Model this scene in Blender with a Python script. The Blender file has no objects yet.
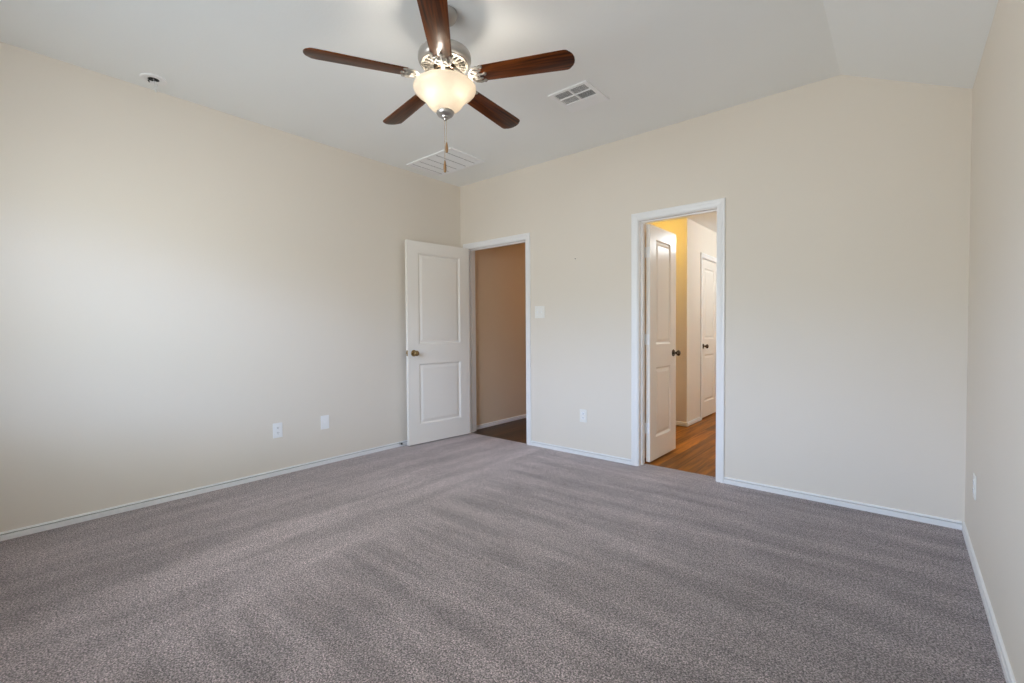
import bpy, bmesh, math, random
from mathutils import Matrix, Vector
random.seed(7)
S = bpy.context.scene
COL = S.collection

# ------------------------------------------------------------------ camera
F_PX, YAW, PITCH, ROLL = 462.31, -0.7011, -0.0249, -0.0068
CAM = Vector((3.8096, -3.6269, 1.149))
def camera():
    cy, sy, cp, sp = math.cos(YAW), math.sin(YAW), math.cos(PITCH), math.sin(PITCH)
    f = Vector((sy*cp, cy*cp, sp)); r = Vector((cy, -sy, 0)); u = r.cross(f)
    cr, sr = math.cos(ROLL), math.sin(ROLL)
    r2, u2 = cr*r + sr*u, -sr*r + cr*u
    cd = bpy.data.cameras.new('camera'); cd.sensor_width = 36; cd.lens = F_PX*36/1024
    cd.clip_start = 0.02
    co = bpy.data.objects.new('camera', cd); COL.objects.link(co)
    co.matrix_world = Matrix(((r2.x, u2.x, -f.x, CAM.x), (r2.y, u2.y, -f.y, CAM.y), (r2.z, u2.z, -f.z, CAM.z), (0, 0, 0, 1)))
    S.camera = co
camera()

# ------------------------------------------------------------------ dimensions
W, H, XC, HR = 4.0914, 2.7546, 3.4936, 2.4641     # room width, flat ceiling, slope start, right wall height
YB = -4.04                                          # back wall, behind the camera
D1L, D1R, D2L, D2R, DH = 0.112, 0.9317, 2.133, 2.7469, 2.045
WT = 0.115                                          # far wall thickness
WX0, WX1, WZ0, WZ1 = 1.05, 2.85, 0.98, 2.35         # window in the back wall

# ------------------------------------------------------------------ light
def light(name, kind, loc, energy, color, radius=0.05, **kw):
    d = bpy.data.lights.new(name, kind); d.energy = energy; d.color = color
    if kind == 'POINT': d.shadow_soft_size = radius
    for k, v in kw.items(): setattr(d, k, v)
    o = bpy.data.objects.new(name, d); COL.objects.link(o); o.location = loc
    return o

def world():
    w = bpy.data.worlds.new('sky'); S.world = w; w.use_nodes = True
    nt = w.node_tree; nt.nodes.clear()
    tc = nt.nodes.new('ShaderNodeTexCoord'); sx = nt.nodes.new('ShaderNodeSeparateXYZ')
    mr = nt.nodes.new('ShaderNodeMapRange'); mr.inputs[1].default_value = -1; mr.inputs[2].default_value = 1
    cr = nt.nodes.new('ShaderNodeValToRGB'); bg = nt.nodes.new('ShaderNodeBackground'); out = nt.nodes.new('ShaderNodeOutputWorld')
    nt.links.new(tc.outputs['Generated'], sx.inputs[0]); nt.links.new(sx.outputs[2], mr.inputs[0])
    nt.links.new(mr.outputs[0], cr.inputs[0]); nt.links.new(cr.outputs[0], bg.inputs[0]); nt.links.new(bg.outputs[0], out.inputs[0])
    e = cr.color_ramp.elements
    e[0].position = 0.0; e[0].color = (.15, .20, .25, 1)                 # shaded yard by the house
    e[1].position = 1.0; e[1].color = (.40, .44, .50, 1)                  # overhead
    for p, c in ((.22, (.20, .24, .28, 1)), (.28, (1.06, 1.08, 1.14, 1)),    # open yard
                 (.48, (1.24, 1.26, 1.30, 1)), (.50, (1.28, 1.39, 1.50, 1)), # pale fence and houses
                 (.58, (1.28, 1.39, 1.52, 1)), (.615, (2.0, 2.45, 3.5, 1)), (.67, (2.3, 2.75, 3.9, 1)),   # bright sky above them
                 (.70, (1.1, 1.4, 1.6, 1)), (.78, (.60, .66, .72, 1))):
        n = e.new(p); n.color = c
    bg.inputs[1].default_value = 8.5
world()

_o = light('window_daylight', 'AREA', ((WX0+WX1)/2, YB-0.02, (WZ0+WZ1)/2), 1, (1, 1, 1), shape='RECTANGLE', size=WX1-WX0, size_y=WZ1-WZ0)
_o.rotation_euler = (math.pi/2, 0, 0)     # faces into the room (+y)
_o.data.cycles.is_portal = True

S.view_settings.view_transform = 'Standard'; S.view_settings.look = 'None'
S.view_settings.exposure = 0.0; S.view_settings.gamma = 1.0; S.view_settings.use_curve_mapping = False
S.cycles.max_bounces = 16; S.cycles.diffuse_bounces = 10; S.cycles.transmission_bounces = 8; S.cycles.transparent_max_bounces = 12
S.cycles.sample_clamp_indirect = 6.0; S.cycles.caustics_reflective = False; S.cycles.caustics_refractive = False
S.cycles.use_denoising = True

# ------------------------------------------------------------------ materials
def srgb(r, g, b):
    f = lambda c: (c/255/12.92) if c/255 <= .04045 else ((c/255+.055)/1.055)**2.4
    return (f(r), f(g), f(b), 1)

def mat(name, color, rough=.6, metal=0.0, spec=.5):
    m = bpy.data.materials.new(name); m.use_nodes = True
    b = m.node_tree.nodes['Principled BSDF']
    b.inputs['Base Color'].default_value = color; b.inputs['Roughness'].default_value = rough
    b.inputs['Metallic'].default_value = metal; b.inputs['Specular IOR Level'].default_value = spec
    return m
def nodes(m): return m.node_tree, m.node_tree.nodes, m.node_tree.links, m.node_tree.nodes['Principled BSDF']

def add_bump(m, scale, strength, dist, detail=3, voronoi=False):
    nt, N, L, b = nodes(m)
    tc = N.new('ShaderNodeTexCoord')
    t = N.new('ShaderNodeTexVoronoi' if voronoi else 'ShaderNodeTexNoise'); t.inputs['Scale'].default_value = scale
    if not voronoi: t.inputs['Detail'].default_value = detail
    bp = N.new('ShaderNodeBump'); bp.inputs['Strength'].default_value = strength; bp.inputs['Distance'].default_value = dist
    L.new(tc.outputs['Object'], t.inputs['Vector']); L.new(t.outputs[0], bp.inputs['Height']); L.new(bp.outputs[0], b.inputs['Normal'])
    return t

def paint(name, color, rough, scale, strength, spec=.3):
    """painted drywall with an orange-peel surface and a little unevenness of tone"""
    m = mat(name, color, rough, spec=spec); add_bump(m, scale, strength, .002)
    nt, N, L, b = nodes(m)
    tc = N.new('ShaderNodeTexCoord'); n = N.new('ShaderNodeTexNoise'); n.inputs['Scale'].default_value = 1.3; n.inputs['Detail'].default_value = 4
    mr = N.new('ShaderNodeMapRange'); mr.inputs[3].default_value = .975; mr.inputs[4].default_value = 1.025
    mx = N.new('ShaderNodeMix'); mx.data_type = 'RGBA'; mx.blend_type = 'MULTIPLY'; mx.inputs[0].default_value = 1; mx.inputs[6].default_value = color
    L.new(tc.outputs['Object'], n.inputs['Vector']); L.new(n.outputs[0], mr.inputs[0]); L.new(mr.outputs[0], mx.inputs[7]); L.new(mx.outputs[2], b.inputs['Base Color'])
    return m

M = {}
M['wall'] = paint('cream wall paint', srgb(229.5, 221.2, 209), .62, 95, .22)
M['tan'] = paint('tan hallway paint', srgb(222, 202, 176), .62, 95, .22)
M['ceiling'] = paint('white ceiling paint', srgb(244, 246, 245), .8, 70, .35, .2)
M['trim'] = mat('white semi-gloss trim paint', srgb(240, 240, 240), .32)
M['door'] = mat('white door paint', srgb(240, 235, 227), .26, spec=.22); add_bump(M['door'], 60, .02, .001)
M['plastic'] = mat('white plastic', srgb(244, 244, 244), .35)
M['vent'] = mat('white vent enamel', srgb(246, 247, 248), .45)
M['dark'] = mat('dark cavity', (.012, .012, .012, 1), .9)
M['slot'] = mat('dark slot', (.03, .03, .03, 1), .7)
M['nickel'] = mat('brushed nickel', (.45, .43, .41, 1), .36, .9); add_bump(M['nickel'], 220, .05, .0005)
M['satin'] = mat('satin nickel plate', (.24, .22, .19, 1), .6, .15)
M['iron'] = mat('pale satin bracket', (.27, .25, .22, 1), .6, .15)
M['faint_groove_shade'] = mat('faint groove shade tone', (.50, .49, .47, 1), .8)  # weaker tone of the painted groove shadow
M['groove_shade'] = mat('groove shade tone', (.20, .19, .17, 1), .8)  # shadow in the baseboard groove, put into the colour
M['brass'] = mat('aged brass', (.36, .25, .12, 1), .28, 1)
M['bronze'] = mat('dark bronze', (.10, .075, .055, 1), .25, 1)
M['steel'] = mat('bright steel', (.6, .6, .6, 1), .3, 1)
M['fob'] = mat('turned light wood', (.27, .145, .055, 1), .4)
M['chain'] = mat('bead chain', (.62, .50, .36, 1), .35, .8)
M['wire_white'] = mat('white wire', (.75, .75, .73, 1), .5)
M['wire_black'] = mat('black wire', (.015, .015, .015, 1), .5)
M['almond'] = mat('pale almond plastic', srgb(238, 236, 231), .4)
M['rubber'] = mat('dark rubber', (.03, .03, .03, 1), .7)
M['nail'] = mat('dull grey metal', (.12, .10, .085, 1), .5, .6)

def carpet():
    m = mat('mauve grey carpet', (.2, .18, .18, 1), .95, spec=.08)
    nt, N, L, b = nodes(m)
    b.inputs['Sheen Weight'].default_value = .25; b.inputs['Sheen Roughness'].default_value = .6
    tc = N.new('ShaderNodeTexCoord')
    def noise(scale, detail=2, rough=.5, vec=None, stretch=None, rot=0):
        n = N.new('ShaderNodeTexNoise'); n.inputs['Scale'].default_value = scale; n.inputs['Detail'].default_value = detail; n.inputs['Roughness'].default_value = rough
        if stretch:
            mp = N.new('ShaderNodeMapping'); mp.inputs['Scale'].default_value = stretch; mp.inputs['Rotation'].default_value = (0, 0, rot)
            L.new(tc.outputs['Object'], mp.inputs['Vector']); L.new(mp.outputs[0], n.inputs['Vector'])
        else: L.new(tc.outputs['Object'], n.inputs['Vector'])
        return n.outputs[0]
    def rng(x, a, b_, c, d):
        r = N.new('ShaderNodeMapRange'); r.inputs[1].default_value = a; r.inputs[2].default_value = b_; r.inputs[3].default_value = c; r.inputs[4].default_value = d
        L.new(x, r.inputs[0]); return r.outputs[0]
    def math_(op, x, y):
        n = N.new('ShaderNodeMath'); n.operation = op
        for i, v in enumerate((x, y)):
            if isinstance(v, (int, float)): n.inputs[i].default_value = v
            else: L.new(v, n.inputs[i])
        return n.outputs[0]
    sx = N.new('ShaderNodeSeparateXYZ'); L.new(tc.outputs['Object'], sx.inputs[0])
    # vacuum strokes: lengthwise on the left of the room, crosswise on the right
    wob = noise(1.6, 3)
    xw = math_('ADD', sx.outputs[0], math_('MULTIPLY', math_('SUBTRACT', wob, .5), .9))
    lane_x = math_('ADD', math_('MULTIPLY', sx.outputs[1], .17), sx.outputs[0])     # x + .17 y
    lane_w = math_('ADD', lane_x, math_('MULTIPLY', math_('SUBTRACT', wob, .5), .35))
    side = rng(lane_w, 1.14, 1.30, 0, 1)
    long_ = noise(5.0, 4, .6, stretch=(1.0, .13, 1), rot=-.18)
    cross = noise(6.5, 4, .6, stretch=(.16, 1.3, 1), rot=-.12)
    mixn = N.new('ShaderNodeMix'); mixn.data_type = 'FLOAT'; L.new(side, mixn.inputs[0]); L.new(long_, mixn.inputs[2]); L.new(cross, mixn.inputs[3])
    strokes = rng(mixn.outputs[0], .36, .64, .80, 1.20)
    # pale brushed lane running up the room
    lane = rng(math_('ABSOLUTE', math_('SUBTRACT', lane_w, .88), 0), .18, .60, 1.20, .98)
    right_shade = rng(xw, 2.4, 3.4, 1.0, .76)                # shade on the right side, put into the carpet colour
    yw = math_('ADD', sx.outputs[1], math_('MULTIPLY', math_('SUBTRACT', noise(1.1, 3), .5), 1.2))
    lane = math_('MULTIPLY', math_('MULTIPLY', lane, right_shade), rng(yw, -3.4, -2.5, .78, 1.0))  # front of the carpet also darkened in the colour, as shade
    big = rng(noise(.9, 3, .6), .3, .7, .90, 1.10)
    scuff = rng(noise(5.5, 5, .65), .35, .65, .95, 1.05)
    # tufts
    tuft = noise(150, 3, .7)
    v = N.new('ShaderNodeTexVoronoi'); v.inputs['Scale'].default_value = 185; L.new(tc.outputs['Object'], v.inputs['Vector'])
    tf = rng(tuft, .40, .60, .38, 1.60)
    vf = rng(v.outputs['Distance'], .05, .70, 1.30, .50)
    k = math_('MULTIPLY', math_('MULTIPLY', math_('MULTIPLY', strokes, lane), math_('MULTIPLY', big, scuff)), math_('MULTIPLY', tf, vf))
    col = N.new('ShaderNodeMix'); col.data_type = 'RGBA'; col.inputs[6].default_value = CARPET_A; col.inputs[7].default_value = CARPET_B
    L.new(noise(60, 3), col.inputs[0])
    mul = N.new('ShaderNodeMix'); mul.data_type = 'RGBA'; mul.blend_type = 'MULTIPLY'; mul.inputs[0].default_value = 1
    L.new(col.outputs[2], mul.inputs[6]); L.new(k, mul.inputs[7]); L.new(mul.outputs[2], b.inputs['Base Color'])
    bp = N.new('ShaderNodeBump'); bp.inputs['Strength'].default_value = .7; bp.inputs['Distance'].default_value = .008
    L.new(math_('ADD', tuft, math_('MULTIPLY', v.outputs['Distance'], -.6)), bp.inputs['Height']); L.new(bp.outputs[0], b.inputs['Normal'])
    return m
CARPET_A = (.475, .398, .404, 1); CARPET_B = (.645, .550, .562, 1)
M['carpet'] = carpet()

def wood(name, dark, lite, along='X', scale=1.0, rough=.35, planks=None):
    m = mat(name, dark, rough)
    nt, N, L, b = nodes(m)
    tc = N.new('ShaderNodeTexCoord'); mp = N.new('ShaderNodeMapping')
    mp.inputs['Scale'].default_value = (2*scale, 34*scale, 34*scale) if along == 'X' else (34*scale, 2*scale, 34*scale)
    L.new(tc.outputs['Object'], mp.inputs['Vector'])
    n = N.new('ShaderNodeTexNoise'); n.inputs['Scale'].default_value = 1.0; n.inputs['Detail'].default_value = 6; n.inputs['Roughness'].default_value = .62; n.inputs['Distortion'].default_value = .6
    L.new(mp.outputs[0], n.inputs['Vector'])
    r = N.new('ShaderNodeValToRGB'); r.color_ramp.elements[0].position = .34; r.color_ramp.elements[1].position = .72
    r.color_ramp.elements[0].color = dark; r.color_ramp.elements[1].color = lite
    L.new(n.outputs[0], r.inputs[0]); res = r.outputs[0]
    if planks:
        br = N.new('ShaderNodeTexBrick'); br.inputs['Scale'].default_value = 1; br.inputs['Brick Width'].default_value = 1.2; br.inputs['Row Height'].default_value = .15
        br.inputs['Mortar Size'].default_value = .0025; br.inputs['Color1'].default_value = (.72, .72, .72, 1); br.inputs['Color2'].default_value = (1.2, 1.2, 1.2, 1); br.inputs['Mortar'].default_value = (.3, .3, .3, 1)
        m2 = N.new('ShaderNodeMapping'); m2.inputs['Rotation'].default_value = (0, 0, planks); L.new(tc.outputs['Object'], m2.inputs['Vector']); L.new(m2.outputs[0], br.inputs['Vector'])
        mx = N.new('ShaderNodeMix'); mx.data_type = 'RGBA'; mx.blend_type = 'MULTIPLY'; mx.inputs[0].default_value = 1
        L.new(res, mx.inputs[6]); L.new(br.outputs[0], mx.inputs[7]); res = mx.outputs[2]
    L.new(res, b.inputs['Base Color'])
    return m
M['walnut'] = wood('dark walnut blade', (.018, .0045, .0012, 1), (.230, .058, .008, 1), 'X', 1.0, .28)
M['walnut'].node_tree.nodes['Principled BSDF'].inputs['Specular IOR Level'].default_value = .18
M['plank'] = wood('wood look vinyl plank', (.140, .042, .002, 1), (.56, .200, .014, 1), 'Y', .6, .42, planks=math.pi/2)
M['plank'].node_tree.nodes['Principled BSDF'].inputs['Specular IOR Level'].default_value = .2

M['shaded_plank'] = wood('shaded brown plank', (.035, .016, .007, 1), (.12, .058, .024, 1), 'Y', .6, .4, planks=math.pi/2)  # copy of the plank floor, darkened to stand for dimmer hall light
def glass_bowl():
    m = bpy.data.materials.new('frosted alabaster glass'); m.use_nodes = True
    nt = m.node_tree; N = nt.nodes; L = nt.links; N.clear()
    out = N.new('ShaderNodeOutputMaterial'); tr = N.new('ShaderNodeBsdfTranslucent'); df = N.new('ShaderNodeBsdfDiffuse'); gl = N.new('ShaderNodeBsdfGlossy')
    df.inputs[0].default_value = (.80, .76, .68, 1); gl.inputs['Roughness'].default_value = .25
    tc = N.new('ShaderNodeTexCoord'); n = N.new('ShaderNodeTexNoise'); n.inputs['Scale'].default_value = 14; n.inputs['Detail'].default_value = 4; n.inputs['Distortion'].default_value = 1.5
    r = N.new('ShaderNodeValToRGB'); r.color_ramp.elements[0].color = (.54, .485, .42, 1); r.color_ramp.elements[1].color = (.72, .685, .63, 1)
    L.new(tc.outputs['Object'], n.inputs['Vector']); L.new(n.outputs[0], r.inputs[0]); L.new(r.outputs[0], tr.inputs[0])
    m1 = N.new('ShaderNodeMixShader'); m1.inputs[0].default_value = .40; L.new(tr.outputs[0], m1.inputs[1]); L.new(df.outputs[0], m1.inputs[2])
    m2 = N.new('ShaderNodeMixShader'); m2.inputs[0].default_value = .05; L.new(m1.outputs[0], m2.inputs[1]); L.new(gl.outputs[0], m2.inputs[2])
    rf = N.new('ShaderNodeBsdfRefraction'); rf.inputs['IOR'].default_value = 1.02; rf.inputs['Roughness'].default_value = .5; rf.inputs[0].default_value = (1, .97, .92, 1)
    m3 = N.new('ShaderNodeMixShader'); m3.inputs[0].default_value = .10; L.new(m2.outputs[0], m3.inputs[1]); L.new(rf.outputs[0], m3.inputs[2])
    L.new(m3.outputs[0], out.inputs[0])
    return m
M['bowl'] = glass_bowl()
def emitter(name, color, strength):
    m = bpy.data.materials.new(name); m.use_nodes = True
    b = m.node_tree.nodes['Principled BSDF']; b.inputs['Emission Color'].default_value = color; b.inputs['Emission Strength'].default_value = strength
    return m
M['bulb'] = emitter('lit bulb', (1, .91, .79, 1), 175)
def pane_mat():
    m = bpy.data.materials.new('window glass'); m.use_nodes = True
    nt = m.node_tree; N = nt.nodes; L = nt.links; N.clear()
    out = N.new('ShaderNodeOutputMaterial'); t = N.new('ShaderNodeBsdfTransparent'); g = N.new('ShaderNodeBsdfGlossy'); g.inputs['Roughness'].default_value = .02
    t.inputs[0].default_value = (.96, .98, .97, 1)
    mx = N.new('ShaderNodeMixShader'); mx.inputs[0].default_value = .05; L.new(t.outputs[0], mx.inputs[1]); L.new(g.outputs[0], mx.inputs[2]); L.new(mx.outputs[0], out.inputs[0])
    return m
M['pane'] = pane_mat()

# ------------------------------------------------------------------ mesh helpers
def box(bm, x0, x1, y0, y1, z0, z1, bevel=0):
    r = bmesh.ops.create_cube(bm, size=1)
    vs = r['verts']
    bmesh.ops.scale(bm, vec=(x1-x0, y1-y0, z1-z0), verts=vs)
    bmesh.ops.translate(bm, vec=((x0+x1)/2, (y0+y1)/2, (z0+z1)/2), verts=vs)
    if bevel:
        es = list({e for v in vs for e in v.link_edges})
        bmesh.ops.bevel(bm, geom=es, offset=bevel, segments=2, affect='EDGES', profile=.5)
    return vs

def prism(bm, poly, axis, a, b):
    """polygon of 2-D points pushed along an axis; X: (y,z)  Y: (x,z)  Z: (x,y)"""
    P = {'X': lambda p, t: (t, p[0], p[1]), 'Y': lambda p, t: (p[0], t, p[1]), 'Z': lambda p, t: (p[0], p[1], t)}[axis]
    A = [bm.verts.new(P(p, a)) for p in poly]; B = [bm.verts.new(P(p, b)) for p in poly]
    n = len(poly); fs = [bm.faces.new(A), bm.faces.new(B)]
    for i in range(n): fs.append(bm.faces.new((A[i], A[(i+1) % n], B[(i+1) % n], B[i])))
    bmesh.ops.recalc_face_normals(bm, faces=fs)
    return A + B

def lathe(bm, prof, seg=40, center=(0, 0, 0), axis='Z', closed=False):
    rings = []; new = []
    for r, z in prof:
        ring = []
        if r < 1e-6:
            v = bm.verts.new((0, 0, z)); new.append(v); ring = [v]*seg
        else:
            for i in range(seg):
                a = 2*math.pi*i/seg; v = bm.verts.new((r*math.cos(a), r*math.sin(a), z)); new.append(v); ring.append(v)
        rings.append(ring)
    pairs = list(zip(rings, rings[1:])) + ([(rings[-1], rings[0])] if closed else [])
    fs = []
    for R0, R1 in pairs:
        for i in range(seg):
            j = (i+1) % seg
            vs = []
            for v in (R0[i], R0[j], R1[j], R1[i]):
                if v not in vs: vs.append(v)
            if len(vs) >= 3:
                try: fs.append(bm.faces.new(vs))
                except ValueError: pass
    if fs: bmesh.ops.recalc_face_normals(bm, faces=fs)
    mt = {'Z': Matrix(), 'X': Matrix.Rotation(math.pi/2, 4, 'Y'), 'Y': Matrix.Rotation(-math.pi/2, 4, 'X')}[axis]
    bmesh.ops.transform(bm, matrix=Matrix.Translation(center) @ mt, verts=new)
    return new

def tube(bm, pts, rad, seg=8, closed=False):
    pts = [Vector(p) for p in pts]; n = len(pts)
    rads = rad if isinstance(rad, (list, tuple)) else [rad]*n
    rings = []; up = Vector((0, 0, 1))
    for i, p in enumerate(pts):
        if closed: t = pts[(i+1) % n] - pts[i-1]
        else: t = pts[min(i+1, n-1)] - pts[max(i-1, 0)]
        t.normalize()
        s = t.cross(up)
        if s.length < 1e-3: s = t.cross(Vector((1, 0, 0)))
        s.normalize(); u = s.cross(t)
        rings.append([bm.verts.new(p + rads[i]*(math.cos(2*math.pi*k/seg)*s + math.sin(2*math.pi*k/seg)*u)) for k in range(seg)])
    fs = []
    rng = range(n if closed else n-1)
    for i in rng:
        A, B = rings[i], rings[(i+1) % n]
        for k in range(seg): fs.append(bm.faces.new((A[k], A[(k+1) % seg], B[(k+1) % seg], B[k])))
    if not closed:
        fs.append(bm.faces.new(rings[0])); fs.append(bm.faces.new(rings[-1]))
    bmesh.ops.recalc_face_normals(bm, faces=fs)
    return [v for R in rings for v in R]

def sweep(bm, frames, prof):
    """frames: function profile point -> list of 3-D points along the path; closed profile, capped ends"""
    cols = [[bm.verts.new(p) for p in frames(o, q)] for o, q in prof]
    n = len(cols); fs = []
    for i in range(n):
        A, B = cols[i], cols[(i+1) % n]
        for k in range(len(A)-1): fs.append(bm.faces.new((A[k], A[k+1], B[k+1], B[k])))
    fs.append(bm.faces.new([c[0] for c in cols])); fs.append(bm.faces.new([c[-1] for c in cols]))
    bmesh.ops.recalc_face_normals(bm, faces=fs)

def obj(name, bm, material, parent=None, smooth=None, xf=None):
    if xf is not None: bmesh.ops.transform(bm, matrix=xf, verts=bm.verts)
    me = bpy.data.meshes.new(name); bm.to_mesh(me); bm.free()
    ms = material if isinstance(material, (list, tuple)) else [material]
    for m in ms: me.materials.append(m)
    if smooth:
        me.shade_smooth(); me.set_sharp_from_angle(angle=math.radians(smooth))
    o = bpy.data.objects.new(name, me); COL.objects.link(o)
    if parent: o.parent = parent
    return o
def BM(): return bmesh.new()
def tag(o, label, cat, group=None, kind=None):
    o['label'] = label; o['category'] = cat
    if group: o['group'] = group
    if kind: o['kind'] = kind
    return o
def thing(name, label, cat, loc=(0, 0, 0), rz=0, group=None, kind=None):
    o = bpy.data.objects.new(name, None); COL.objects.link(o); o.empty_display_size = .1
    o.location = loc; o.rotation_euler = (0, 0, rz)
    return tag(o, label, cat, group, kind)
def struct(name, bm, m, label, cat, smooth=None, xf=None):
    return tag(obj(name, bm, m, smooth=smooth, xf=xf), label, cat, kind='structure')

# ------------------------------------------------------------------ room shell
bm = BM(); J = .018
prism(bm, [(0, 0), (D1L-J, 0), (D1L-J, DH+J), (D1R+J, DH+J), (D1R+J, 0), (D2L-J, 0), (D2L-J, DH+J), (D2R+J, DH+J), (D2R+J, 0),
           (W, 0), (W, HR), (XC, H), (0, H)], 'Y', 0, WT)
struct('wall_far', bm, M['wall'], 'far cream wall with the two doorways and a sloped top right corner', 'wall')
bm = BM(); box(bm, -.12, 0, YB-.12, WT, -.05, H+.1)
struct('wall_left', bm, M['wall'], 'long plain cream wall on the left with two low cover plates', 'wall')
bm = BM(); box(bm, W, W+.12, YB-.12, WT, -.05, HR)
struct('wall_right', bm, M['wall'], 'cream wall at the right edge under the sloped ceiling', 'wall')
bm = BM()
prism(bm, [(0, 0), (WX0, 0), (WX0, H), (0, H)], 'Y', YB-.12, YB)
prism(bm, [(WX1, 0), (W, 0), (W, HR), (XC, H), (WX1, H)], 'Y', YB-.12, YB)
prism(bm, [(WX0, 0), (WX1, 0), (WX1, WZ0), (WX0, WZ0)], 'Y', YB-.12, YB)
prism(bm, [(WX0, WZ1), (WX1, WZ1), (WX1, H), (WX0, H)], 'Y', YB-.12, YB)
struct('wall_back', bm, M['wall'], 'cream wall with the window, behind the viewer', 'wall')
bm = BM()
prism(bm, [(0, H), (XC, H), (W, HR), (W+.12, HR-.0), (W+.12, HR+.1), (XC, H+.1), (0, H+.1)], 'Y', YB-.12, WT)
struct('ceiling', bm, M['ceiling'], 'white ceiling, flat over the room and sloping down at the right', 'ceiling')
bm = BM()
TH1, TH2 = .012, .098
prism(bm, [(0, YB), (W, YB), (W, 0), (D2R, 0), (D2R, TH2), (D2L, TH2), (D2L, 0), (D1R, 0), (D1R, TH1), (D1L, TH1), (D1L, 0), (0, 0)], 'Z', -.03, 0)
struct('floor', bm, M['carpet'], 'mauve grey wall-to-wall carpet with vacuum marks', 'carpet')

# baseboards: a low board, a groove and a slim cap
BP = [(0, 0), (.013, 0), (.013, .028), (.011, .030), (.0025, .0305), (.0025, .0345), (.0095, .0355), (.0085, .043), (.004, .0465), (0, .0465)]
def baseboard(bm, p0, p1, nrm):
    p0, p1, nrm = Vector(p0), Vector(p1), Vector(nrm)
    sweep(bm, lambda o, z: [p0 + nrm*o + Vector((0, 0, z)), p1 + nrm*o + Vector((0, 0, z))], BP)
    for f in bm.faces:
        if .0303 < f.calc_center_median().z < .0352: f.material_index = 1      # groove faces coloured dark as a shadow line
CW = .057; RV = .005
bm = BM(); baseboard(bm, (0, YB, 0), (0, 0, 0), (1, 0, 0))
struct('baseboard_left', bm, [M['trim'], M['groove_shade']], 'white baseboard along the foot of the left wall', 'baseboard')
bm = BM(); baseboard(bm, (D1R+CW+RV, 0, 0), (D2L-CW-RV, 0, 0), (0, -1, 0)); baseboard(bm, (D2R+CW+RV, 0, 0), (W-.012, 0, 0), (0, -1, 0)); baseboard(bm, (.012, 0, 0), (D1L-CW-RV, 0, 0), (0, -1, 0))
struct('baseboard_far', bm, [M['trim'], M['faint_groove_shade']], 'white baseboard along the foot of the far wall beside the doorways', 'baseboard')
bm = BM(); baseboard(bm, (W, YB, 0), (W, 0, 0), (-1, 0, 0))
struct('baseboard_right', bm, [M['trim'], M['faint_groove_shade']], 'white baseboard along the foot of the right wall', 'baseboard')
bm = BM(); baseboard(bm, (0, YB, 0), (W, YB, 0), (0, 1, 0))
struct('baseboard_back', bm, [M['trim'], M['groove_shade']], 'white baseboard under the window wall', 'baseboard')

# door frames: casing, jamb and stop
CP = [(0, 0), (0, .008), (.004, .011), (.012, .0105), (.030, .0125), (.036, .0155), (.046, .017), (.053, .0165), (.057, .013), (.057, 0)]
def door_frame(l, r, h, depth, stop_y, z0=0):
    bm = BM()
    sweep(bm, lambda o, p: [(l-RV-o, -p, z0), (l-RV-o, -p, h+RV+o), (r+RV+o, -p, h+RV+o), (r+RV+o, -p, z0)], CP)
    jp = [(0, 0), (J, 0), (J, depth), (0, depth)]
    sweep(bm, lambda o, p: [(l-o, p, z0), (l-o, p, h+o), (r+o, p, h+o), (r+o, p, z0)], jp)
    st = [(0, stop_y), (-.010, stop_y+.002), (-.010, stop_y+.033), (0, stop_y+.035)]
    sweep(bm, lambda o, p: [(l-o, p, z0), (l-o, p, h+o), (r+o, p, h+o), (r+o, p, z0)], st)
    return bm
struct('trim_1', door_frame(D1L, D1R, DH, WT, .040), M['trim'], 'white casing around the left doorway next to the room corner', 'door frame')
struct('trim_2', door_frame(D2L, D2R, DH, WT, .042), M['trim'], 'white casing around the narrow right doorway', 'door frame')

# ------------------------------------------------------------------ rooms behind the doorways
HW, HC = .050, 2.44
bm = BM(); box(bm, -.12, HW, WT, 4.1, -.03, HC)
struct('wall_hall', bm, M['tan'], 'tan hallway wall seen through the left doorway', 'wall')
bm = BM(); box(bm, 1.20, 1.30, WT, 4.0, -.03, HC)
struct('wall_divider', bm, M['wall'], 'wall dividing the hallway from the room behind the right doorway', 'wall')
bm = BM(); box(bm, HW, W+.12, 4.0, 4.1, -.03, HC)
struct('wall_end', bm, M['wall'], 'wall closing off the rooms behind the far wall', 'wall')
bm = BM(); box(bm, W, W+.12, WT, 4.0, -.03, HC)
struct('wall_outer', bm, M['wall'], 'outer side wall of the room behind the right doorway', 'wall')
bm = BM(); box(bm, 1.97, 2.062, WT, .33, -.006, HC)  # added stub blocking the hinge gap so that it stays dark
struct('wall_gap_blocker', bm, M['wall'], 'added short wall hidden behind the open door in the right doorway', 'wall')
BX, BY = 1.88, 1.84; D3L, D3R, D3H = 2.365, 3.02, 2.035
bm = BM()
prism(bm, [(BY+.1, 0), (D3L-J, 0), (D3L-J, D3H+J), (D3R+J, D3H+J), (D3R+J, 0), (4.0, 0), (4.0, HC), (BY+.1, HC)], 'X', BX-.1, BX)
box(bm, 1.30, BX, BY, BY+.1, 0, HC)
struct('wall_corner', bm, M['wall'], 'cream wall with an outside corner seen through the right doorway', 'wall')
bm = BM(); box(bm, -.12, W+.12, WT, 4.1, HC, HC+.08)
struct('ceiling_hall', bm, M['ceiling'], 'lower ceiling behind the right doorway', 'ceiling')
bm = BM(); prism(bm, [(HW, WT), (D1L-J, WT), (D1L-J, TH1), (D1R+J, TH1), (D1R+J, WT), (1.2, WT), (1.2, 4.0), (HW, 4.0)], 'Z', -.03, -.006)
struct('floor_hall', bm, M['shaded_plank'], 'wood plank floor in the left doorway, coloured dark as in shade', 'floor')
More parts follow.
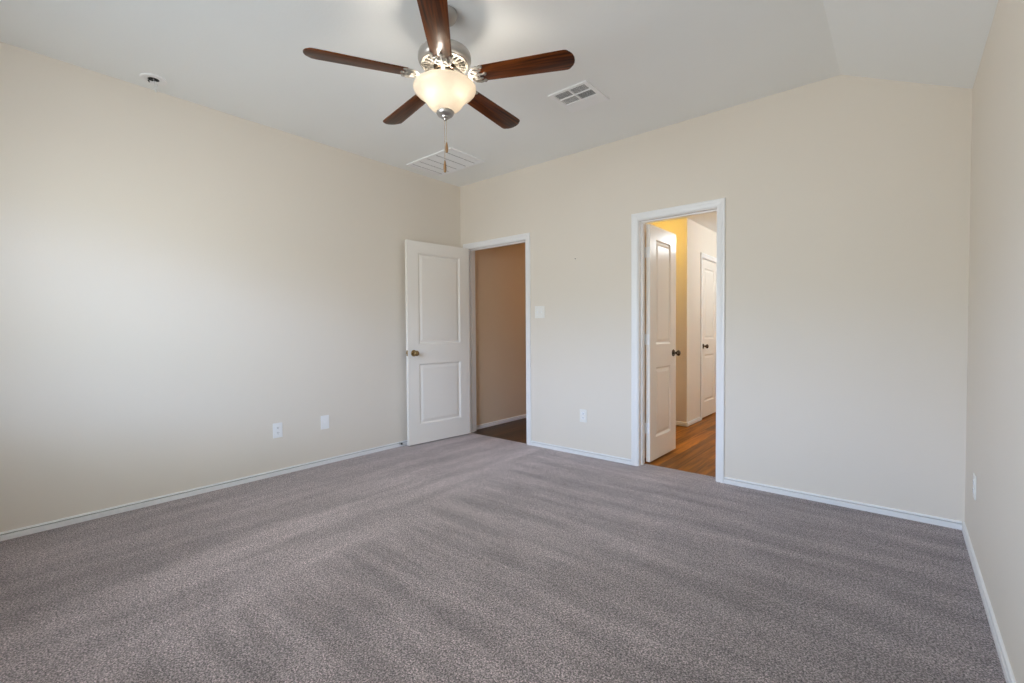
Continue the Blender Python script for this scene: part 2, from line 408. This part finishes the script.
bm = BM(); prism(bm, [(1.3, WT), (D2L-J, WT), (D2L-J, TH2), (D2R+J, TH2), (D2R+J, WT), (W, WT), (W, 4.0), (1.3, 4.0)], 'Z', -.03, -.006)
struct('floor_wood', bm, M['plank'], 'orange brown wood plank floor in the right doorway', 'floor')
bm = BM(); baseboard(bm, (HW, WT, 0), (HW, 4.0, 0), (1, 0, 0))
struct('baseboard_hall', bm, [M['trim'], M['faint_groove_shade']], 'white baseboard of the hallway in the left doorway', 'baseboard')
bm = BM(); baseboard(bm, (1.30, BY, 0), (BX+.012, BY, 0), (0, -1, 0)); baseboard(bm, (BX, BY-.012, 0), (BX, D3L-CW-RV, 0), (1, 0, 0)); baseboard(bm, (BX, D3R+CW+RV, 0), (BX, 4.0, 0), (1, 0, 0))
struct('baseboard_corner', bm, [M['trim'], M['faint_groove_shade']], 'white baseboard turning the corner inside the right doorway', 'baseboard')
R90 = Matrix.Translation((BX, 0, 0)) @ Matrix.Rotation(math.pi/2, 4, 'Z')
struct('trim_3', door_frame(D3L, D3R, D3H, .1, .045), M['trim'], 'white casing of the inner door seen through the right doorway', 'door frame', xf=R90)

# window in the back wall
bm = BM()
for a in ((WX0, WX1, WZ0, WZ0+.05), (WX0, WX1, WZ1-.05, WZ1), (WX0, WX0+.05, WZ0, WZ1), (WX1-.05, WX1, WZ0, WZ1), ((WX0+WX1)/2-.04, (WX0+WX1)/2+.04, WZ0, WZ1), (WX0, WX1, 1.66, 1.695)):
    box(bm, a[0], a[1], YB-.10, YB-.05, a[2], a[3], .003)
win = struct('window_1', bm, M['trim'], 'white double window in the wall behind the viewer', 'window')
bm = BM(); box(bm, WX0+.04, WX1-.04, YB-.078, YB-.072, WZ0+.04, WZ1-.04); obj('window_pane', bm, M['pane'], win)
bm = BM(); box(bm, WX0-.04, WX1+.04, YB-.06, YB+.03, WZ0-.02, WZ0, .003); obj('window_sill', bm, M['trim'], win)

# ------------------------------------------------------------------ doors
def door_leaf(w, h, t, z0=.012):
    """two-panel moulded leaf: hinge edge at x=0, width along +x, thickness y 0..t"""
    bm = BM(); st = .127
    xs = [0, st, w-st, w]; zs = [z0, .205, .815, 1.015, 1.922, h]
    mid = {}
    for side, y, sg in ((0, 0, 1), (1, t, -1)):
        V = [[bm.verts.new((x, y, z)) for x in xs] for z in zs]
        mid[side] = V
        for i in range(5):
            for k in range(3):
                q = [V[i][k], V[i][k+1], V[i+1][k+1], V[i+1][k]]
                if k == 1 and i in (1, 3):
                    prev = q
                    x0, x1, za, zb = xs[1], xs[2], zs[i], zs[i+1]
                    for ins, dp in ((.004, .003), (.014, .011), (.023, .0115), (.046, .004)):
                        cur = [bm.verts.new((x, y+sg*dp, z)) for x, z in ((x0+ins, za+ins), (x1-ins, za+ins), (x1-ins, zb-ins), (x0+ins, zb-ins))]
                        for m in range(4): bm.faces.new((prev[m], prev[(m+1) % 4], cur[(m+1) % 4], cur[m]))
                        prev = cur
                    bm.faces.new(prev)
                else: bm.faces.new(q)
    A, B = mid[0], mid[1]
    for k in range(3):
        bm.faces.new((A[0][k], A[0][k+1], B[0][k+1], B[0][k])); bm.faces.new((A[5][k], A[5][k+1], B[5][k+1], B[5][k]))
    for i in range(5):
        bm.faces.new((A[i][0], A[i+1][0], B[i+1][0], B[i][0])); bm.faces.new((A[i][3], A[i+1][3], B[i+1][3], B[i][3]))
    bmesh.ops.recalc_face_normals(bm, faces=bm.faces)
    return bm
KNOB = [(0, 0), (.033, 0), (.033, .003), (.029, .008), (.014, .011), (.0115, .020), (.012, .030), (.020, .036), (.0265, .044), (.0275, .052), (.024, .060), (.014, .065), (0, .066)]
def door(name, w, h, t, loc, rz, label, knob_mat, knob_label, hinge_mat, hinge_side, sides=(0, 1)):
    o = obj(name, door_leaf(w, h, t), M['door']); o.location = loc; o.rotation_euler = (0, 0, rz)
    tag(o, label, 'door', kind='structure')
    kx = w - .066
    for s in sides:
        b = BM(); vs = lathe(b, KNOB, 28, axis='Y')
        if s == 0: bmesh.ops.transform(b, matrix=Matrix.Rotation(math.pi, 4, 'Z'), verts=b.verts)
        k = obj('door_knob', b, M[knob_mat], o, smooth=40); k.location = (kx, t*s, .925); k['label'] = knob_label
    b = BM(); box(b, w-.0005, w+.0015, t/2-.012, t/2+.012, .90, .955, .0006); box(b, w, w+.010, t/2-.006, t/2+.006, .917, .937, .002)
    k = obj('latch_plate', b, M[knob_mat], o); k['label'] = 'metal latch in the door edge'
    for z in (.30, 1.06, 1.80):
        b = BM()
        yk = hinge_side*t
        sg = 1 if hinge_side else -1
        lathe(b, [(0, z-.045), (.006, z-.045), (.006, z+.045), (0, z+.045)], 12, center=(-.004, yk+sg*.005, 0))
        box(b, -.0025, .0008, .004, t-.004, z-.045, z+.045)
        obj('hinge', b, M[hinge_mat], o, smooth=40)
    return o
d = Vector((-.093, -.996, 0)).normalized(); rz1 = math.atan2(d.y, d.x)
door('door_1', .778, 2.040, .035, (.1385, -.040, 0), rz1, 'white two-panel door standing open against the left wall', 'brass', 'aged brass round knob', 'trim', 0)
door('door_2', .588, 2.036, .035, (2.174, .126, 0), math.pi/2, 'white two-panel door opened away inside the narrow right doorway', 'bronze', 'dark metal round knob', 'trim', 1)
door('door_3', D3R-D3L-.006, 2.030, .035, (BX-.006, D3L+.003, 0), math.pi/2, 'closed white panel door deep inside the right doorway', 'bronze', 'dark metal round knob', 'trim', 1, sides=(0,))
# the inner door's knob is on its near edge: turn the leaf end for end
o3 = bpy.data.objects['door_3']
for c in o3.children:
    if c.name.startswith('door_knob'): c.location.x = .066
    elif c.name.startswith('latch') or c.name.startswith('hinge'):
        for v in c.data.vertices: v.co.x = (D3R-D3L-.006) - v.co.x
        c.data.flip_normals()

# ------------------------------------------------------------------ ceiling fan
FX, FY = 2.020, -2.0214
fan = thing('ceiling_fan', 'five-blade dark walnut ceiling fan with a lit frosted bowl', 'ceiling fan', (FX, FY, 0))
def fpart(name, bm, m, parent=fan, smooth=35, label=None):
    o = obj(name, bm, M[m] if isinstance(m, str) else m, parent, smooth)
    if label: o['label'] = label
    return o
b = BM(); lathe(b, [(0, H), (.066, H), (.068, H-.008), (.066, H-.022), (.054, H-.038), (.034, H-.050), (.026, H-.054), (.0, H-.054)], 40)
fpart('canopy', b, 'nickel')
b = BM(); lathe(b, [(0, H-.045), (.0135, H-.045), (.0135, 2.57), (0, 2.57)], 20); lathe(b, [(0, 2.610), (.024, 2.608), (.030, 2.590), (.030, 2.565), (0, 2.565)], 28)
fpart('downrod', b, 'nickel')
b = BM(); lathe(b, [(0, 2.578), (.06, 2.576), (.105, 2.566), (.126, 2.553), (.133, 2.541), (.134, 2.520), (.131, 2.508), (.124, 2.499), (.1185, 2.4965), (.1185, 2.503), (0, 2.503)], 64)
house = fpart('motor_housing', b, 'nickel')
# slotted ring under the motor: spokes between an inner and an outer ring over a dark void
b = BM()
lathe(b, [(.119, 2.497), (.119, 2.4925), (.107, 2.4905), (.105, 2.494), (.105, 2.497)], 64, closed=True)
lathe(b, [(.075, 2.494), (.075, 2.487), (.050, 2.484), (.048, 2.494)], 64, closed=True)
for i in range(26):
    a = 2*math.pi*i/26; vs = box(b, .073, .107, -.0044, .0044, 2.4885, 2.4945)
    bmesh.ops.rotate(b, cent=(0, 0, 0), matrix=Matrix.Rotation(a, 3, 'Z'), verts=vs)
fpart('slotted_vent_ring', b, 'satin', label='pale ring of radial cooling slots under the motor')
b = BM(); lathe(b, [(0, 2.502), (.117, 2.502), (.117, 2.4985), (0, 2.4985)], 48)
obj('dark_slots', b, M['slot'], house)
b = BM(); lathe(b, [(0, 2.487), (.058, 2.486), (.058, 2.462), (.048, 2.456), (0, 2.456)], 40); fpart('flywheel', b, 'bronze', label='dark rotating hub')
b = BM(); lathe(b, [(0, 2.458), (.046, 2.458), (.050, 2.450), (.050, 2.425), (.062, 2.418), (.066, 2.410), (.066, 2.400), (.0, 2.400)], 40)
fpart('light_fitter', b, 'satin')

ZB, TH0, PT = 2.4265, .4420, -.1814
def blade_mesh():
    b = BM(); R0, R1, h0, h1, t = .182, .66, .0510, .0625, .006
    out = [(R0, -h0*.82), (R0+.012, -h0)]
    for i in range(1, 10): out.append((R0+.012 + (R1-.062-R0-.012)*i/10, -(h0 + (h1-h0)*i/10)))
    n = 14                                        # squarish tip with cut corners
    tip = [(R1-.062, -h1), (R1-.040, -h1*.985), (R1-.031, -h1*.93), (R1-.012, -h1*.60), (R1-.006, -h1*.42), (R1-.0015, -h1*.16)]
    out += tip; out += [(x, -y) for x, y in reversed(tip)]
    for i in range(9, 0, -1): out.append((R0+.012 + (R1-.062-R0-.012)*i/10, (h0 + (h1-h0)*i/10)))
    out += [(R0+.012, h0), (R0, h0*.82)]
    prism(b, out, 'Z', -t/2, t/2)
    es = [e for e in b.edges if abs(e.verts[0].co.z - e.verts[1].co.z) < 1e-6]
    bmesh.ops.bevel(b, geom=es, offset=.0016, segments=2, affect='EDGES', profile=.5)
    bmesh.ops.transform(b, matrix=Matrix.Translation((0, 0, ZB)) @ Matrix.Rotation(PT, 4, 'X'), verts=b.verts)
    return b
def iron_mesh():
    b = BM(); zz = -.0058
    # scroll plate under the blade root, pitched with the blade
    def ring(cx, cy, rx, ry, r, z): return tube(b, [(cx+rx*math.cos(2*math.pi*k/16), cy+ry*math.sin(2*math.pi*k/16), z) for k in range(16)], r, 6, closed=True)
    ring(.186, .017, .016, .015, .0052, zz); ring(.186, -.017, .016, .015, .0052, zz)
    tube(b, [(.160, 0, zz), (.185, 0, zz), (.215, 0, zz), (.240, 0, zz)], [.007, .0055, .006, .0045], 8)
    for s in (-1, 1):
        tube(b, [(.163, .004*s, zz), (.172, .026*s, zz), (.188, .042*s, zz), (.208, .049*s, zz), (.232, .047*s, zz)], [.006, .006, .0065, .006, .0045], 8)
        tube(b, [(.196, .028*s, zz), (.212, .024*s, zz), (.226, .026*s, zz)], [.006, .006, .0045], 8)
    for x, y in ((.240, 0), (.232, .046), (.232, -.046)):
        lathe(b, [(0, -.0105), (.0075, -.0095), (.0095, -.006), (.0095, -.0028), (0, -.0028)], 14, center=(x, y, 0))
    prism(b, [(.160, -.010), (.178, -.034), (.214, -.046), (.214, -.030), (.206, -.012), (.214, 0), (.206, .012), (.214, .030), (.214, .046), (.178, .034), (.160, .010)], 'Z', -.0052, -.003)
    bmesh.ops.translate(b, vec=(-.028, 0, 0), verts=b.verts)
    bmesh.ops.transform(b, matrix=Matrix.Translation((0, 0, ZB)) @ Matrix.Rotation(PT, 4, 'X'), verts=b.verts)
    # arm from the hub
    tube(b, [(.052, 0, 2.466), (.075, 0, 2.452), (.090, 0, 2.434), (.102, 0, 2.424), (.116, 0, 2.419), (.128, 0, 2.420), (.142, 0, ZB-.006)], [.011, .010, .0085, .0080, .0080, .008, .007], 10)
    return b
bl = obj('blade', blade_mesh(), M['walnut'], fan, smooth=30)
ir = obj('blade_iron', iron_mesh(), M['iron'], bl, smooth=45); ir['label'] = 'pale nickel scroll bracket'
bl.rotation_euler = (0, 0, TH0)
for k in range(1, 5):
    c = bl.copy(); COL.objects.link(c); c.parent = fan; c.rotation_euler = (0, 0, TH0 + k*2*math.pi/5)
    e = ir.copy(); COL.objects.link(e); e.parent = c

b = BM()
out = [(.140, 2.396), (.151, 2.391), (.1575, 2.383), (.1585, 2.374), (.154, 2.363), (.143, 2.351), (.127, 2.339), (.110, 2.325), (.096, 2.309), (.085, 2.292), (.073, 2.279), (.060, 2.269), (.043, 2.2625)]
lathe(b, out + [(max(r-.005, .034), z+.0035) for r, z in reversed(out)], 56, closed=True)
bowl = fpart('bowl_shade', b, 'bowl', smooth=60, label='frosted bell-shaped glass bowl, lit')
b = BM(); lathe(b, [(0, 2.263), (.040, 2.2635), (.0445, 2.259), (.0435, 2.250), (.037, 2.241), (.023, 2.236), (.020, 2.229), (.010, 2.226), (.008, 2.218), (.0, 2.214)], 36)
fpart('finial', b, 'nickel')
for bx, by in ((-.003, -.070), (.066, .030)):
    b = BM()
    lathe(b, [(0, -.050), (.012, -.048), (.022, -.037), (.025, -.023), (.021, -.009), (.013, .006), (.0125, .022), (0, .022)], 16)
    o = obj('light_bulb', b, M['bulb'], fan, smooth=50); o.location = (bx, by, 2.378); o['label'] = 'glowing bulb inside the bowl'
def chain(x, y, z0, z1, name_fob, fz0, fz1, fr):
    b = BM(); n = int((z0-z1)/.0052)
    for i in range(n): lathe(b, [(0, .0022), (.0018, .0010), (.0018, -.0010), (0, -.0022)], 6, center=(x, y, z0-i*.0052))
    tube(b, [(x, y, z0), (x, y, z1)], .0007, 5)
    p = obj('pull_chain', b, M['chain'], fan, smooth=50)
    b = BM(); L_ = fz0-fz1
    lathe(b, [(0, fz0), (fr*.35, fz0), (fr*.55, fz0-L_*.12), (fr*.9, fz0-L_*.45), (fr, fz0-L_*.72), (fr*.8, fz0-L_*.93), (fr*.4, fz1), (0, fz1)], 16, center=(x, y, 0))
    f = obj('wooden_fob', b, M['fob'], p, smooth=50)
chain(.004, .004, 2.218, 2.105, 'fob', 2.108, 2.055, .0075)
chain(-.003, -.003, 2.218, 2.012, 'fob', 2.016, 1.955, .0078)

# ------------------------------------------------------------------ ceiling register, return grille, stripped detector
vx0, vx1, vy0, vy1 = 1.936, 2.238, -1.010, -.697
vent = thing('air_register', 'square white four-way air register in the ceiling beside the fan', 'air vent', ((vx0+vx1)/2, (vy0+vy1)/2, H))
vw, vh = vx1-vx0, vy1-vy0
b = BM(); ox, oy = -vw/2, -vh/2
lx0, lx1, ly0, ly1 = 1.968-vent.location.x, 2.210-vent.location.x, -.984-vent.location.y, -.822-vent.location.y
mx_, my_ = (lx0+lx1)/2, (ly0+ly1)/2
T = .010
def plate(b, x0, x1, y0, y1): box(b, x0, x1, y0, y1, -T, 0, .0015)
plate(b, ox, lx0, oy, -oy); plate(b, lx1, -ox, oy, -oy); plate(b, lx0-.002, lx1+.002, oy, ly0); plate(b, lx0-.002, lx1+.002, ly1, -oy)
plate(b, mx_-.006, mx_+.006, ly0-.002, ly1+.002); plate(b, lx0-.002, lx1+.002, my_-.005, my_+.005)
obj('face_plate', b, M['vent'], vent)
b = BM(); box(b, lx0, lx1, ly0, ly1, -.0012, -.0002); obj('duct_opening', b, M['dark'], vent)['label'] = 'dark duct behind the louvres'
for (x0, x1, y0, y1, dirn, ang) in ((lx0, mx_-.006, ly0, my_-.005, 'x', 22), (mx_+.006, lx1, ly0, my_-.005, 'x', 20), (lx0, mx_-.006, my_+.005, ly1, 'x', 19), (mx_+.006, lx1, my_+.005, ly1, 'x', 40)):
    b = BM(); n = 9
    for i in range(n):
        yc = y0 + (i+.5)*(y1-y0)/n
        vs = box(b, x0, x1, -.0045, .0045, -.0004, .0004)
        bmesh.ops.rotate(b, cent=(0, 0, 0), matrix=Matrix.Rotation(math.radians(ang), 3, 'X'), verts=vs)
        bmesh.ops.translate(b, vec=(0, yc, -.0055), verts=vs)
    obj('louvre_bank', b, M['vent'], vent)

gx0, gx1, gy0, gy1 = .135, .770, -.842, -.400
gr = thing('return_grille', 'rectangular white return air grille in the ceiling near the corner', 'air vent', ((gx0+gx1)/2, (gy0+gy1)/2, H))
hx, hy = (gx1-gx0)/2, (gy1-gy0)/2
b = BM(); T = .012; fw = .026
for a in ((-hx, hx, -hy, -hy+fw), (-hx, hx, hy-fw, hy), (-hx, -hx+fw, -hy+fw, hy-fw), (hx-fw, hx, -hy+fw, hy-fw)): box(b, a[0], a[1], a[2], a[3], -T, 0, .002)
obj('frame', b, M['vent'], gr)
b = BM(); box(b, -hx+fw, hx-fw, -hy+fw, hy-fw, -.0010, -.0002); obj('duct_opening', b, M['slot'], gr)
cuts = [-hx+fw] + [x-gr.location.x for x in (.196, .300, .412, .540, .660)] + [hx-fw]
for x0, x1 in zip(cuts, cuts[1:]):
    b = BM(); n = 30
    for i in range(n):
        yc = -hy+fw + (i+.5)*(2*hy-2*fw)/n
        vs = box(b, x0+.006, x1-.006, -.0072, .0072, -.0004, .0004)
        bmesh.ops.rotate(b, cent=(0, 0, 0), matrix=Matrix.Rotation(math.radians(-20), 3, 'X'), verts=vs); bmesh.ops.translate(b, vec=(0, yc, -.0065), verts=vs)
    obj('louvre_bank', b, M['vent'], gr)

sd = thing('detector_bracket', 'white round ceiling mount with loose wires above the left wall', 'ceiling mount', (.165, -2.815, H))
b = BM(); lathe(b, [(.030, 0), (.070, 0), (.070, -.005), (.066, -.009), (.052, -.010), (.036, -.007), (.030, -.004)], 36, closed=True); obj('mounting_ring', b, M['plastic'], sd, smooth=40)
b = BM(); lathe(b, [(0, -.0005), (.031, -.0005), (.031, -.0025), (0, -.0025)], 28); obj('junction_box_opening', b, M['dark'], sd, smooth=40)
b = BM(); tube(b, [(.01, .02, -.002), (.022, .022, -.012), (.028, .006, -.018), (.018, -.016, -.014), (-.006, -.026, -.016), (-.03, -.016, -.013)], .0035, 8); obj('wire', b, M['wire_black'], sd, smooth=60)['label'] = 'black wire curled in the opening'
b = BM(); tube(b, [(-.005, .0, -.003), (.0, .006, -.022), (.003, .010, -.044), (.001, .008, -.062)], .0030, 8); tube(b, [(.010, -.004, -.003), (.012, .012, -.020), (.014, .016, -.040), (.008, .012, -.058)], .0025, 8)
lathe(b, [(0, -.060), (.006, -.060), (.007, -.075), (.004, -.080), (0, -.080)], 12, center=(.004, .010, 0)); obj('wire', b, M['wire_white'], sd, smooth=60)['label'] = 'white wires hanging down'

# ------------------------------------------------------------------ wall plates  (local: plate in XZ, facing -y)
def wall_plate(bm, w, h, t=.006): box(bm, -w/2, w/2, -t, 0, -h/2, h/2, .0025)
def screw(parent, x, z, y=-.0062):
    b = BM(); lathe(b, [(0, 0), (.0035, 0), (.003, .0012), (0, .0015)], 12, axis='Y')
    bmesh.ops.transform(b, matrix=Matrix.Rotation(math.pi, 4, 'Z'), verts=b.verts)
    s = obj('screw', b, M['plastic'], parent, smooth=40); s.location = (x, y, z)
def receptacle(parent, z):
    b = BM(); pts = []
    for k in range(32):
        a = 2*math.pi*k/32; pts.append((.0175*math.cos(a), max(-.0135, min(.0135, .0175*math.sin(a)))))
    prism(b, pts, 'Y', -.0085, -.004)
    r = obj('receptacle', b, M['plastic'], parent); r.location = (0, 0, z)
    b = BM(); box(b, -.0075, -.0052, -.0088, -.006, -.001, .0075); box(b, .0052, .0075, -.0088, -.006, -.001, .0065); lathe(b, [(0, 0), (.0026, 0), (.0026, .0025), (0, .0025)], 12, center=(0, -.0088, -.0075), axis='Y')
    obj('slot', b, M['slot'], r)
def outlet(name, label, loc, rz, pm='plastic'):
    o = thing(name, label, 'outlet', loc, rz, group='outlets and cover plates')
    b = BM(); wall_plate(b, .074, .118); obj('cover_plate', b, M[pm], o)
    receptacle(o, .0205); receptacle(o, -.0205); screw(o, 0, 0)
    return o
RL, RR = math.pi/2, -math.pi/2      # left wall faces +x, right wall faces -x
outlet('power_outlet', 'white duplex outlet low on the left wall, farther from the open door', (0, -2.028, .360), RL)
o = thing('cover_plate', 'white blank cable plate low on the left wall, nearer the open door', 'wall plate', (0, -1.632, .363), RL, group='outlets and cover plates')
b = BM(); wall_plate(b, .074, .118); obj('plate', b, M['plastic'], o); screw(o, 0, .042); screw(o, 0, -.042)
b = BM(); lathe(b, [(0, 0), (.0075, 0), (.0075, .004), (.0048, .004), (.0048, .010), (.0, .010)], 14, axis='Y'); bmesh.ops.transform(b, matrix=Matrix.Rotation(math.pi, 4, 'Z'), verts=b.verts)
j = obj('cable_jack', b, M['plastic'], o, smooth=40); j.location = (0, -.006, 0)
outlet('power_outlet', 'white duplex outlet low on the far wall between the two doorways', (1.595, 0, .363), 0, 'almond')
outlet('power_outlet', 'white outlet on the right wall just past the far corner', (W, -.457, .369), RR, 'almond')
sw = thing('light_switch', 'white double toggle light switch beside the left doorway', 'light switch', (1.107, 0, 1.322), 0)
b = BM(); wall_plate(b, .117, .118); obj('switch_plate', b, M['almond'], sw)
for x in (-.023, .023):
    b = BM(); box(b, x-.0055, x+.0055, -.0075, -.004, -.012, .012, .0006)
    vs = box(b, x-.004, x+.004, -.016, -.005, -.005, .005, .001)
    tg = obj('toggle', b, M['plastic'], sw)
    screw(sw, x, .030); screw(sw, x, -.030)

b = BM(); lathe(b, [(0, 0), (.0045, 0), (.0045, .0015), (.0018, .002), (.0018, .010), (0, .010)], 12, axis='Y', center=(1.518, -.010, 1.796))
tag(obj('nail', b, M['nail'], smooth=40), 'small dark nail in the far wall between the two doorways', 'nail')

ds = thing('door_stop', 'small dark door stop on the baseboard behind the open door', 'door stop', (.012, -.865, .032), 0)
b = BM(); lathe(b, [(0, 0), (.011, 0), (.010, .004), (.004, .006), (.004, .028), (0, .028)], 16, axis='X'); obj('stem', b, M['steel'], ds, smooth=40)
b = BM(); lathe(b, [(0, .026), (.008, .026), (.0085, .036), (.006, .040), (0, .040)], 16, axis='X'); obj('rubber_tip', b, M['rubber'], ds, smooth=40)

# ------------------------------------------------------------------ lamps of the rooms behind, plus an added fill
light('hall_lamp', 'POINT', (.85, 2.6, 2.25), 9, (1, .56, .22), .10)
light('warm_lamp', 'POINT', (1.62, 1.30, 2.28), 6, (1, .64, .05), .10)
light('bath_lamp', 'POINT', (2.95, 2.75, 2.33), 26, (.86, .95, 1), .07)
light('leaf_fill', 'POINT', (3.7, 1.70, 2.0), 13, (.92, .96, 1), .12)  # added fill to brighten the open door leaf, no known lamp
